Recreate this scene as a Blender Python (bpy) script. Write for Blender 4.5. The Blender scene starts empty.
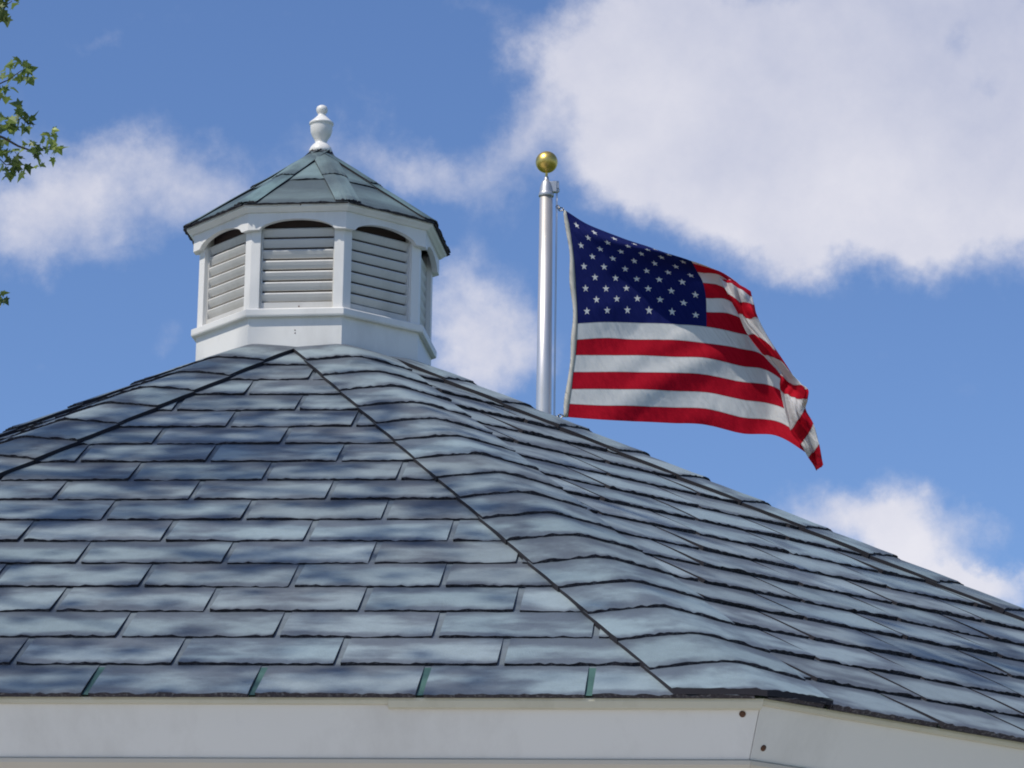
import bpy, bmesh, math, random
from mathutils import Vector, Matrix, noise
from mathutils.geometry import delaunay_2d_cdt
random.seed(11)
R = math.radians
sc = bpy.context.scene
col = sc.collection

# ------------------------------------------------------------------ camera, world, sun, exposure
CAM = Vector((0, 0, 1.55)); FPX = 3400.0; PITCH = R(14.8827); ROLL = R(0.8277)
cd = bpy.data.cameras.new('camera'); cam = bpy.data.objects.new('camera', cd); col.objects.link(cam)
cd.sensor_width = 36.0; cd.lens = 36.0 * FPX / 1024; cd.clip_start = 0.1; cd.clip_end = 5000
cam.matrix_world = Matrix.Translation(CAM) @ Matrix.Rotation(R(90) + PITCH, 4, 'X') @ Matrix.Rotation(ROLL, 4, 'Z')
sc.camera = cam
SUN_EL, SUN_AZ = R(54), R(52)                      # azimuth measured from -Y towards -X
SV = Vector((-math.sin(SUN_AZ) * math.cos(SUN_EL), -math.cos(SUN_AZ) * math.cos(SUN_EL), math.sin(SUN_EL)))
sd = bpy.data.lights.new('sun', 'SUN'); sd.energy = 3.5; sd.angle = R(0.53); sd.color = (1, .945, .86)
so = bpy.data.objects.new('sun', sd); col.objects.link(so); so.rotation_euler = SV.to_track_quat('Z', 'Y').to_euler()
so.location = (-8, -6, 14)
sc.view_settings.view_transform = 'Standard'; sc.view_settings.look = 'None'
sc.view_settings.exposure = 0.0; sc.view_settings.gamma = 1.0
sc.cycles.filter_width = 1.9; sc.cycles.max_bounces = 6; sc.cycles.transparent_max_bounces = 12

def cam_dir(x, y):
    """unit world direction seen at photo pixel x, y (used for laying the clouds out on the sky)"""
    d = cam.matrix_world.to_3x3() @ Vector(((x - 512) / FPX, (384 - y) / FPX, -1)); return d.normalized()

world = bpy.data.worlds.new('World'); sc.world = world; world.use_nodes = True
def make_world():
    nt = world.node_tree; N, L = nt.nodes, nt.links; N.clear()
    def nd(t, **k):
        n = N.new(t)
        for a, b in k.items(): setattr(n, a, b)
        return n
    def m(op, a, b=None, c=None, clamp=False):
        n = nd('ShaderNodeMath', operation=op, use_clamp=clamp)
        for i, v in enumerate((a, b, c)):
            if v is None: continue
            if isinstance(v, (int, float)): n.inputs[i].default_value = v
            else: L.new(v, n.inputs[i])
        return n.outputs[0]
    sky = nd('ShaderNodeTexSky', sky_type='NISHITA'); sky.sun_disc = False
    sky.sun_elevation = SUN_EL; sky.sun_rotation = math.atan2(SV.x, SV.y); sky.altitude = 200
    sky.air_density = 1.0; sky.dust_density = 0.6; sky.ozone_density = 2.2
    tc = nd('ShaderNodeTexCoord')
    vec = tc.outputs['Generated']
    # warp the direction a little so that cloud borders are ragged
    def noisec(scale, detail, off=0, rough=.6):
        n = nd('ShaderNodeTexNoise', noise_dimensions='4D'); n.inputs['Scale'].default_value = scale
        n.inputs['Detail'].default_value = detail; n.inputs['W'].default_value = off; n.inputs['Roughness'].default_value = rough
        L.new(vec, n.inputs['Vector']); return n
    w1 = noisec(34, 6, 3.1)
    sub = nd('ShaderNodeVectorMath', operation='SUBTRACT'); L.new(w1.outputs['Color'], sub.inputs[0]); sub.inputs[1].default_value = (.5, .5, .5)
    scl = nd('ShaderNodeVectorMath', operation='SCALE'); L.new(sub.outputs[0], scl.inputs[0]); scl.inputs['Scale'].default_value = .035
    add = nd('ShaderNodeVectorMath', operation='ADD'); L.new(vec, add.inputs[0]); L.new(scl.outputs[0], add.inputs[1])
    wv = add.outputs[0]
    right = (cam.matrix_world.to_3x3() @ Vector((1, 0, 0)))
    # x, y, half width, half height (pixels of arc, 3400 = 1 rad), tilt deg, strength
    blobs = [(680, 45, 140, 62, 0, .95), (840, 70, 150, 90, 0, .9), (760, 165, 165, 66, 8, 1.0), (820, 225, 64, 44, 0, .7),
             (960, 190, 120, 56, 0, .9), (1030, 140, 90, 80, 0, .7), (650, 190, 70, 40, 20, .55), (960, 20, 90, 40, 0, .5), (566, 55, 40, 34, 0, .35),
             (966, 44, 18, 28, 20, -.5), (990, 84, 16, 16, 0, -.34), (1010, 30, 60, 60, 0, .3),
             (66, 190, 84, 46, -18, .44), (14, 246, 90, 50, 0, .50), (20, 175, 50, 40, 0, .3), (100, 240, 60, 50, 0, .22), (135, 160, 50, 26, -10, .28), (476, 322, 60, 60, 20, .86),
             (505, 375, 60, 36, 0, .6), (410, 165, 80, 36, 14, .46), (460, 200, 60, 30, 20, .3), (205, 190, 56, 44, -30, .40), (300, 210, 120, 60, 0, .15), (150, 20, 60, 34, -10, .36), (108, 52, 26, 14, 0, .25),
             (45, 358, 40, 14, 0, .38), (520, 130, 26, 50, 20, .3), (850, 520, 74, 26, 14, .66), (905, 515, 38, 40, -50, .5), (900, 560, 40, 20, 10, .35), (985, 522, 40, 22, 8, .42),
             (1000, 590, 60, 22, 8, .95), (945, 578, 40, 12, 8, .4), (175, 335, 26, 22, 0, .28), (470, 8, 40, 10, 0, .2)]
    tot = None
    for (x, y, hw, hh, tilt, st) in blobs:
        c = cam_dir(x, y); a = (right - c * right.dot(c)).normalized(); b = c.cross(a) * -1
        t = R(tilt); a2 = a * math.cos(t) - b * math.sin(t); b2 = a * math.sin(t) + b * math.cos(t)
        def dot(v):
            n = nd('ShaderNodeVectorMath', operation='DOT_PRODUCT'); L.new(wv, n.inputs[0]); n.inputs[1].default_value = v; return n.outputs['Value']
        ax = a2 * (3400 / hw); bx = b2 * (3400 / hh)
        p, q = dot(ax), dot(bx)
        r2 = m('ADD', m('MULTIPLY', p, p), m('MULTIPLY', q, q))
        g = m('MULTIPLY', m('POWER', 2.718, m('MULTIPLY', r2, -.75)), st)
        g = m('MULTIPLY', g, m('GREATER_THAN', dot(c), 0))
        tot = g if tot is None else m('ADD', tot, g)
    n2 = noisec(13, 9, 7.7, .62)
    n3 = noisec(48, 7, 1.3, .65)
    tex = m('ADD', m('MULTIPLY', n2.outputs['Fac'], .75), m('MULTIPLY', n3.outputs['Fac'], .35))
    # clouds elsewhere on the sky, outside the mapped ones
    elsewhere = noisec(2.1, 8, 5.0, .6)
    back = m('MULTIPLY', m('SUBTRACT', elsewhere.outputs['Fac'], .43), 4.0, clamp=True)
    dn = nd('ShaderNodeVectorMath', operation='DOT_PRODUCT'); L.new(vec, dn.inputs[0]); dn.inputs[1].default_value = cam_dir(512, 384)
    away = nd('ShaderNodeMapRange'); L.new(dn.outputs['Value'], away.inputs[0]); away.inputs[1].default_value = .97; away.inputs[2].default_value = .88
    tot = m('ADD', tot, m('MULTIPLY', back, away.outputs[0]))
    dens = m('ADD', tot, m('MULTIPLY', m('SUBTRACT', tex, .55), 1.85))
    mr = nd('ShaderNodeMapRange', interpolation_type='SMOOTHSTEP'); L.new(dens, mr.inputs[0])
    mr.inputs[1].default_value = .22; mr.inputs[2].default_value = 1.0; mr.inputs[4].default_value = .93
    # cloud body: pale lilac with slightly brighter puffs
    cr = nd('ShaderNodeMix', data_type='RGBA'); n5 = noisec(9, 6, 2.2, .5); L.new(m('MULTIPLY', m('SUBTRACT', m('ADD', m('MULTIPLY', n5.outputs['Fac'], .8), m('MULTIPLY', n3.outputs['Fac'], .2)), .36), 3.2, clamp=True), cr.inputs[0])
    cr.inputs['A'].default_value = (5.0, 5.35, 6.9, 1); cr.inputs['B'].default_value = (8.5, 8.35, 8.9, 1)
    tint = nd('ShaderNodeMix', data_type='RGBA', blend_type='MULTIPLY'); tint.inputs[0].default_value = 1
    L.new(sky.outputs[0], tint.inputs['A']); tint.inputs['B'].default_value = SKYTINT
    mx = nd('ShaderNodeMix', data_type='RGBA'); L.new(mr.outputs[0], mx.inputs[0]); L.new(tint.outputs['Result'], mx.inputs['A']); L.new(cr.outputs['Result'], mx.inputs['B'])
    bg = nd('ShaderNodeBackground'); L.new(mx.outputs['Result'], bg.inputs[0]); bg.inputs[1].default_value = .1
    out = nd('ShaderNodeOutputWorld'); L.new(bg.outputs[0], out.inputs[0])
SKYTINT = (.85, 1.0, 1.30, 1)
make_world()

# ------------------------------------------------------------------ helpers
def tag(o, label=None, cat=None, group=None, kind=None):
    if label: o['label'] = label
    if cat: o['category'] = cat
    if group: o['group'] = group
    if kind: o['kind'] = kind
    return o
def empty(name, loc=(0, 0, 0), rz=0):
    o = bpy.data.objects.new(name, None); col.objects.link(o); o.location = loc; o.rotation_euler = (0, 0, rz); o.empty_display_size = .2
    return o
class MB:
    """mesh collector: vertices, faces, a material slot, uv and a per-face random value"""
    def __init__(s): s.v = []; s.f = []; s.m = []; s.uv = []; s.r = []; s.sm = []
    def add(s, vs, fs, mat=0, uvs=None, rnd=0.0, smooth=False):
        b = len(s.v); s.v += [tuple(p) for p in vs]
        for k, f in enumerate(fs):
            s.f.append([b + i for i in f]); s.m.append(mat if isinstance(mat, int) else mat[k]); s.r.append(rnd); s.sm.append(smooth)
            s.uv.append([uvs[i] if uvs else (0, 0) for i in f])
    def box(s, p0, p1, mat=0, M=None):
        x0, y0, z0 = p0; x1, y1, z1 = p1
        vs = [Vector(q) for q in ((x0, y0, z0), (x1, y0, z0), (x1, y1, z0), (x0, y1, z0), (x0, y0, z1), (x1, y0, z1), (x1, y1, z1), (x0, y1, z1))]
        if M: vs = [M @ q for q in vs]
        s.add(vs, [(0, 3, 2, 1), (4, 5, 6, 7), (0, 1, 5, 4), (1, 2, 6, 5), (2, 3, 7, 6), (3, 0, 4, 7)], mat)
    def tube(s, pts, rad, n=10, mat=0, cap=True):
        pts = [Vector(p) for p in pts]
        rs = rad if isinstance(rad, (list, tuple)) else [rad] * len(pts)
        vs = []; 
        for i, p in enumerate(pts):
            d = (pts[min(i + 1, len(pts) - 1)] - pts[max(i - 1, 0)]).normalized()
            a = d.orthogonal().normalized() if i == 0 else (a - d * a.dot(d)).normalized()
            b = d.cross(a)
            vs += [p + (a * math.cos(t) + b * math.sin(t)) * rs[i] for t in (2 * math.pi * k / n for k in range(n))]
        fs = [(i * n + k, i * n + (k + 1) % n, (i + 1) * n + (k + 1) % n, (i + 1) * n + k) for i in range(len(pts) - 1) for k in range(n)]
        if cap: fs += [tuple(range(n))[::-1], tuple((len(pts) - 1) * n + k for k in range(n))]
        s.add(vs, fs, mat, smooth=True)
    def lathe(s, prof, c=(0, 0), n=32, mat=0):
        vs = [(c[0] + r * math.cos(2 * math.pi * k / n), c[1] + r * math.sin(2 * math.pi * k / n), z) for r, z in prof for k in range(n)]
        fs = [(i * n + k, i * n + (k + 1) % n, (i + 1) * n + (k + 1) % n, (i + 1) * n + k) for i in range(len(prof) - 1) for k in range(n)]
        fs += [tuple(range(n))[::-1], tuple((len(prof) - 1) * n + k for k in range(n))]
        s.add(vs, fs, mat, smooth=True)
    def build(s, name, mats, parent=None, bevel=0.0, autosmooth=None):
        me = bpy.data.meshes.new(name); me.from_pydata(s.v, [], s.f)
        for mt in (mats if isinstance(mats, (list, tuple)) else [mats]): me.materials.append(mt)
        me.polygons.foreach_set('material_index', s.m); me.polygons.foreach_set('use_smooth', s.sm)
        uvl = me.uv_layers.new(name='UVMap'); flat = [c for f in s.uv for p in f for c in p]; uvl.data.foreach_set('uv', flat)
        at = me.attributes.new('rnd', 'FLOAT', 'FACE'); at.data.foreach_set('value', s.r)
        me.update(); o = bpy.data.objects.new(name, me); col.objects.link(o)
        if parent is not None: o.parent = parent
        if bevel:
            b = o.modifiers.new('bevel', 'BEVEL'); b.width = bevel; b.segments = 2; b.limit_method = 'ANGLE'; b.angle_limit = R(25)
        return o
def smooth(o):
    for p in o.data.polygons: p.use_smooth = True
    return o

# ------------------------------------------------------------------ materials
def mat(name):
    m = bpy.data.materials.new(name); m.use_nodes = True; nt = m.node_tree
    return m, nt, nt.nodes, nt.links, nt.nodes['Principled BSDF']
def setin(b, **k):
    for a, v in k.items():
        b.inputs[a.replace('_', ' ')].default_value = v
def plain(name, c, rough=.5, metal=0, var=.06, scale=6, bump=0.0, bscale=80, spec=.5, dirt=None, dscale=3.0, damt=.0):
    m, nt, N, L, b = mat(name)
    tc = N.new('ShaderNodeTexCoord'); no = N.new('ShaderNodeTexNoise'); no.inputs['Scale'].default_value = scale; no.inputs['Detail'].default_value = 6
    L.new(tc.outputs['Object'], no.inputs['Vector'])
    mx = N.new('ShaderNodeMix'); mx.data_type = 'RGBA'; L.new(no.outputs['Fac'], mx.inputs[0])
    mx.inputs['A'].default_value = (*[v * (1 - var) for v in c], 1); mx.inputs['B'].default_value = (*[min(1, v * (1 + var)) for v in c], 1)
    outc = mx.outputs['Result']
    if dirt:
        n2 = N.new('ShaderNodeTexNoise'); n2.inputs['Scale'].default_value = dscale; n2.inputs['Detail'].default_value = 8; n2.inputs['Roughness'].default_value = .7
        mp = N.new('ShaderNodeMapping'); mp.inputs['Scale'].default_value = (1, 1, .35); L.new(tc.outputs['Object'], mp.inputs[0]); L.new(mp.outputs[0], n2.inputs['Vector'])
        mr = N.new('ShaderNodeMapRange'); L.new(n2.outputs['Fac'], mr.inputs[0]); mr.inputs[1].default_value = .5; mr.inputs[2].default_value = .75; mr.inputs[4].default_value = damt
        m2 = N.new('ShaderNodeMix'); m2.data_type = 'RGBA'; L.new(mr.outputs[0], m2.inputs[0]); L.new(outc, m2.inputs['A']); m2.inputs['B'].default_value = (*dirt, 1); outc = m2.outputs['Result']
    L.new(outc, b.inputs['Base Color']); b.inputs['Roughness'].default_value = rough; b.inputs['Metallic'].default_value = metal
    b.inputs['Specular IOR Level'].default_value = spec
    if bump:
        n3 = N.new('ShaderNodeTexNoise'); n3.inputs['Scale'].default_value = bscale; n3.inputs['Detail'].default_value = 4; L.new(tc.outputs['Object'], n3.inputs['Vector'])
        bp = N.new('ShaderNodeBump'); bp.inputs['Strength'].default_value = bump; bp.inputs['Distance'].default_value = .002; L.new(n3.outputs['Fac'], bp.inputs['Height']); L.new(bp.outputs[0], b.inputs['Normal'])
    return m
def shingle(name, light, dark, bands=1.0, scl=(1.6, 1.5)):
    """granule surface with the irregular darker streaks that run along each tab"""
    m, nt, N, L, b = mat(name)
    uv = N.new('ShaderNodeUVMap'); tc = N.new('ShaderNodeTexCoord'); at = N.new('ShaderNodeAttribute'); at.attribute_name = 'rnd'
    mp = N.new('ShaderNodeMapping'); mp.inputs['Scale'].default_value = (scl[0], scl[1], 1); L.new(uv.outputs[0], mp.inputs[0])
    def math_(op, a, c=None, clamp=False):
        n = N.new('ShaderNodeMath'); n.operation = op; n.use_clamp = clamp
        for i, v in enumerate((a, c)):
            if v is None: continue
            if isinstance(v, (int, float)): n.inputs[i].default_value = v
            else: L.new(v, n.inputs[i])
        return n.outputs[0]
    n1 = N.new('ShaderNodeTexNoise'); n1.noise_dimensions = '4D'; n1.inputs['Scale'].default_value = 1.0; n1.inputs['Detail'].default_value = 4.5; n1.inputs['Roughness'].default_value = .55
    L.new(mp.outputs[0], n1.inputs['Vector']); L.new(math_('MULTIPLY', at.outputs['Fac'], 60.0), n1.inputs['W'])
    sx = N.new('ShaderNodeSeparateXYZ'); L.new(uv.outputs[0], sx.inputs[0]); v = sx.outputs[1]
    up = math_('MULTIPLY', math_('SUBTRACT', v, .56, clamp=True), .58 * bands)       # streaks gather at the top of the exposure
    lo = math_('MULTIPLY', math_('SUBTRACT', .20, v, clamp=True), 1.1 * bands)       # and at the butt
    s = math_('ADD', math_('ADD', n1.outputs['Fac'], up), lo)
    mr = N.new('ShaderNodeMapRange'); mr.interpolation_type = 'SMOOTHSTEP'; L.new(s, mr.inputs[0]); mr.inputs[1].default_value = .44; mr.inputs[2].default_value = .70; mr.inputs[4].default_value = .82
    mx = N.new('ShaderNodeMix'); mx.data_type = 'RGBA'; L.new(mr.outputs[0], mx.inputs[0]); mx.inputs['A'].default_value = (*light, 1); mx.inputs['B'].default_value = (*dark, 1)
    # per-tab tone
    hv = N.new('ShaderNodeHueSaturation'); L.new(mx.outputs['Result'], hv.inputs['Color'])
    L.new(math_('ADD', math_('MULTIPLY', at.outputs['Fac'], .3), .85), hv.inputs['Value'])
    L.new(math_('ADD', math_('MULTIPLY', math_('FRACT', math_('MULTIPLY', at.outputs['Fac'], 7.3)), .3), .85), hv.inputs['Saturation'])
    # granules
    g = N.new('ShaderNodeTexNoise'); g.inputs['Scale'].default_value = 420; g.inputs['Detail'].default_value = 3; L.new(tc.outputs['Object'], g.inputs['Vector'])
    g2 = N.new('ShaderNodeTexNoise'); g2.inputs['Scale'].default_value = 26; g2.inputs['Detail'].default_value = 6; g2.inputs['Roughness'].default_value = .7; L.new(tc.outputs['Object'], g2.inputs['Vector'])
    gm = math_('ADD', math_('MULTIPLY', g.outputs['Fac'], .5), math_('MULTIPLY', g2.outputs['Fac'], .45)); gm = math_('ADD', gm, .53)
    mu = N.new('ShaderNodeVectorMath'); mu.operation = 'SCALE'; L.new(hv.outputs[0], mu.inputs[0]); L.new(gm, mu.inputs['Scale'])
    L.new(mu.outputs[0], b.inputs['Base Color']); b.inputs['Roughness'].default_value = .62; b.inputs['Specular IOR Level'].default_value = .45
    bp = N.new('ShaderNodeBump'); bp.inputs['Strength'].default_value = .35; bp.inputs['Distance'].default_value = .003
    L.new(math_('ADD', g.outputs['Fac'], math_('MULTIPLY', g2.outputs['Fac'], 1.6)), bp.inputs['Height']); L.new(bp.outputs[0], b.inputs['Normal'])
    return m
def cloth(name, c, rough=.8, trans=.36, seam=True):
    m, nt, N, L, b = mat(name)
    tc = N.new('ShaderNodeTexCoord'); no = N.new('ShaderNodeTexNoise'); no.inputs['Scale'].default_value = 9; no.inputs['Detail'].default_value = 5; L.new(tc.outputs['Object'], no.inputs[0])
    mx = N.new('ShaderNodeMix'); mx.data_type = 'RGBA'; L.new(no.outputs['Fac'], mx.inputs[0]); mx.inputs['A'].default_value = (*[v * .9 for v in c], 1); mx.inputs['B'].default_value = (*[min(1, v * 1.08) for v in c], 1)
    # sewn seam along every stripe border
    uvn = N.new('ShaderNodeUVMap'); sp = N.new('ShaderNodeSeparateXYZ'); L.new(uvn.outputs[0], sp.inputs[0])
    def mt(op, a, c): 
        n = N.new('ShaderNodeMath'); n.operation = op
        for i, v in enumerate((a, c)):
            if isinstance(v, (int, float)): n.inputs[i].default_value = v
            else: L.new(v, n.inputs[i])
        return n.outputs[0]
    fr = mt('ABSOLUTE', mt('SUBTRACT', mt('FRACT', mt('ADD', sp.outputs[1], .5), 0), .5), 0)
    sm = mt('MULTIPLY', mt('LESS_THAN', fr, .055), .28 if seam else 0)
    ms2 = N.new('ShaderNodeMix'); ms2.data_type = 'RGBA'; L.new(sm, ms2.inputs[0]); L.new(mx.outputs['Result'], ms2.inputs['A']); ms2.inputs['B'].default_value = (*[v * .3 for v in c], 1); mx = ms2
    L.new(mx.outputs['Result'], b.inputs['Base Color']); b.inputs['Roughness'].default_value = rough; b.inputs['Specular IOR Level'].default_value = .15
    n3 = N.new('ShaderNodeTexNoise'); n3.inputs['Scale'].default_value = 7; n3.inputs['Detail'].default_value = 3
    cb_ = N.new('ShaderNodeCombineXYZ')
    for i, d in enumerate(((.55, 0, -.83), (0, .5, 0), (5.0, 0, 3.3))):       # fine creases run down and away from the hoist
        dp = N.new('ShaderNodeVectorMath'); dp.operation = 'DOT_PRODUCT'; L.new(tc.outputs['Object'], dp.inputs[0]); dp.inputs[1].default_value = d; L.new(dp.outputs['Value'], cb_.inputs[i])
    L.new(cb_.outputs[0], n3.inputs[0])
    bp = N.new('ShaderNodeBump'); bp.inputs['Strength'].default_value = .5; bp.inputs['Distance'].default_value = .028; L.new(n3.outputs['Fac'], bp.inputs['Height']); L.new(bp.outputs[0], b.inputs['Normal'])
    tr = N.new('ShaderNodeBsdfTranslucent'); L.new(mx.outputs['Result'], tr.inputs[0])
    ms = N.new('ShaderNodeMixShader'); ms.inputs[0].default_value = trans
    out = [n for n in N if n.type == 'OUTPUT_MATERIAL'][0]
    L.new(b.outputs[0], ms.inputs[1]); L.new(tr.outputs[0], ms.inputs[2]); L.new(ms.outputs[0], out.inputs[0])
    return m
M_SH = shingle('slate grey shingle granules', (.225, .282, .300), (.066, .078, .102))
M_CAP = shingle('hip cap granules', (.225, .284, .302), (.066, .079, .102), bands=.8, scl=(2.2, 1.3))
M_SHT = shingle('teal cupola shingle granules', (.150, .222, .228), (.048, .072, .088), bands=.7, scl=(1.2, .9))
M_EDGE = plain('torn shingle edge', (.030, .026, .036), .8, var=.5, scale=120, bump=.8, bscale=200)
def chips():
    nt = M_EDGE.node_tree; N, L = nt.nodes, nt.links; b = N['Principled BSDF']; src = b.inputs['Base Color'].links[0].from_socket
    tc = N.new('ShaderNodeTexCoord'); n = N.new('ShaderNodeTexNoise'); n.inputs['Scale'].default_value = 170; n.inputs['Detail'].default_value = 5; n.inputs['Roughness'].default_value = .7; L.new(tc.outputs['Object'], n.inputs[0])
    mr = N.new('ShaderNodeMapRange'); L.new(n.outputs['Fac'], mr.inputs[0]); mr.inputs[1].default_value = .52; mr.inputs[2].default_value = .66; mr.inputs[4].default_value = .5
    mx = N.new('ShaderNodeMix'); mx.data_type = 'RGBA'; L.new(mr.outputs[0], mx.inputs[0]); L.new(src, mx.inputs['A']); mx.inputs['B'].default_value = (.26, .27, .29, 1); L.new(mx.outputs['Result'], b.inputs['Base Color'])
chips()
M_EDGE2 = plain('asphalt cut edge', (.014, .013, .018), .9, var=.4, scale=60)  # black asphalt, darkened further so the sides carry the crease shadow in their colour
M_SLOT = plain('shingle in slot', (.135, .165, .185), .8, var=.3, scale=60)
M_GREEN = plain('green starter strip', (.05, .125, .105), .7, var=.25, scale=50)
M_WHITE = plain('white vinyl', (.80, .785, .745), .38, var=.035, scale=5, bump=.08, bscale=30, dirt=(.40, .38, .34), dscale=5, damt=.34)
M_LOUV = plain('shade greyed louver vinyl', (.60, .59, .56), .45, var=.05, scale=8, dirt=(.30, .28, .25), dscale=7, damt=.45)  # greyer than the posts: shade of the recessed slats is in the colour, besides dirt
M_FASC = plain('painted fascia board', (.74, .73, .69), .5, var=.03, scale=3, bump=.15, bscale=60, dirt=(.42, .40, .36), dscale=2.6, damt=.42)
M_LIP = plain('cream drip edge', (.57, .55, .44), .5, var=.08, scale=6, dirt=(.33, .31, .22), dscale=9, damt=.4)
M_LIP2 = plain('tan bottom moulding', (.60, .54, .44), .55, var=.08, scale=5)
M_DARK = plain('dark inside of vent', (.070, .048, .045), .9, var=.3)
M_RUST = plain('rusty screw', (.12, .055, .03), .7, metal=.3, var=.5, scale=300)
M_ALU = plain('brushed aluminium pole', (.74, .70, .65), .42, metal=.8, var=.05, scale=12)
M_CAST = plain('cast truck metal', (.52, .52, .52), .45, metal=.7, var=.15, scale=40)
M_GOLD = plain('gold anodised ball', (.78, .55, .15), .38, metal=1, var=.10, scale=25)
M_ROPE = plain('white halyard rope', (.55, .53, .50), .8, var=.1, scale=200)
M_STEEL = plain('snap hook steel', (.30, .29, .28), .35, metal=1, var=.2, scale=90)
M_WOOD = plain('floor boards', (.30, .24, .18), .7, var=.2, scale=4)
M_RED = cloth('red nylon', (.50, .004, .020)); M_WHT = cloth('white nylon', (.74, .73, .71)); M_BLU = cloth('blue nylon', (.008, .014, .11), seam=False)
M_CANVAS = cloth('canvas heading', (.58, .56, .50), .9, .15, False)
M_BARK = plain('grey brown bark', (.13, .10, .08), .9, var=.35, scale=18, bump=.9, bscale=25)
def leafmat():
    m, nt, N, L, b = mat('maple leaf green'); at = N.new('ShaderNodeAttribute'); at.attribute_name = 'rnd'
    cr = N.new('ShaderNodeValToRGB'); L.new(at.outputs['Fac'], cr.inputs[0]); e = cr.color_ramp.elements
    e[0].color = (.07, .10, .03, 1); e[1].color = (.36, .44, .09, 1); e.new(.5).color = (.19, .26, .06, 1)
    L.new(cr.outputs[0], b.inputs['Base Color']); b.inputs['Roughness'].default_value = .45
    tr = N.new('ShaderNodeBsdfTranslucent'); L.new(cr.outputs[0], tr.inputs[0]); ms = N.new('ShaderNodeMixShader'); ms.inputs[0].default_value = .35
    out = [n for n in N if n.type == 'OUTPUT_MATERIAL'][0]; L.new(b.outputs[0], ms.inputs[1]); L.new(tr.outputs[0], ms.inputs[2]); L.new(ms.outputs[0], out.inputs[0])
    return m
M_LEAF = leafmat()
M_GRASS = plain('mown grass', (.07, .11, .035), .9, var=.35, scale=1.5, bump=.6, bscale=60, spec=.2)

# ------------------------------------------------------------------ ground
g = MB(); g.add([(-1500, -1500, 0), (1500, -1500, 0), (1500, 1500, 0), (-1500, 1500, 0)], [(0, 1, 2, 3)])
tag(g.build('ground', M_GRASS), kind='structure')
g = MB(); g.add([(math.cos(2 * math.pi * k / 48) * 11 - 6, math.sin(2 * math.pi * k / 48) * 11 + 4, .004) for k in range(48)], [tuple(range(48))])  # unseen pale disc, added to bounce sunlight up onto the fascia
tag(g.build('bounce_disc', plain('pale bounce surface', (.58, .55, .50), .85, var=.08, scale=2.0, bump=.3, bscale=40, dirt=(.38, .35, .31), dscale=.8, damt=.4)), kind='structure')

# ------------------------------------------------------------------ the gazebo (local frame: axis at the origin, front face towards -Y)
GX, GY, GYAW = -0.5556, 9.0972, R(-4.1538)
gaz = tag(empty('gazebo', (GX, GY, 0), GYAW), 'white octagonal gazebo with blue grey shingled roof and louvered cupola on top', 'gazebo')
T8 = math.tan(math.pi / 8)
A0, Z0 = 2.984, 2.581            # roof surface at the eave
A1, Z1 = 0.300, 3.983            # where it meets the cupola
SL = math.atan2(Z1 - Z0, A0 - A1); LEN = math.hypot(Z1 - Z0, A0 - A1)
EXPO, TABW = LEN / 17.40, 0.305
def frame(k):
    """outward normal (horizontal) and tangent of side k; side 0 faces -Y, 1 is next to the right"""
    a = R(-90 + 45 * k); return Vector((math.cos(a), math.sin(a), 0)), Vector((-math.sin(a), math.cos(a), 0))
def facet_pt(k, s, v, n, a0=A0, z0=Z0, sl=SL):
    N, T = frame(k)
    a = a0 - v * math.cos(sl) + n * math.sin(sl); z = z0 + v * math.sin(sl) + n * math.cos(sl)
    return N * a + T * s + Vector((0, 0, z))
def nz(x, y, z=0): return noise.noise(Vector((x, y, z)))

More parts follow.
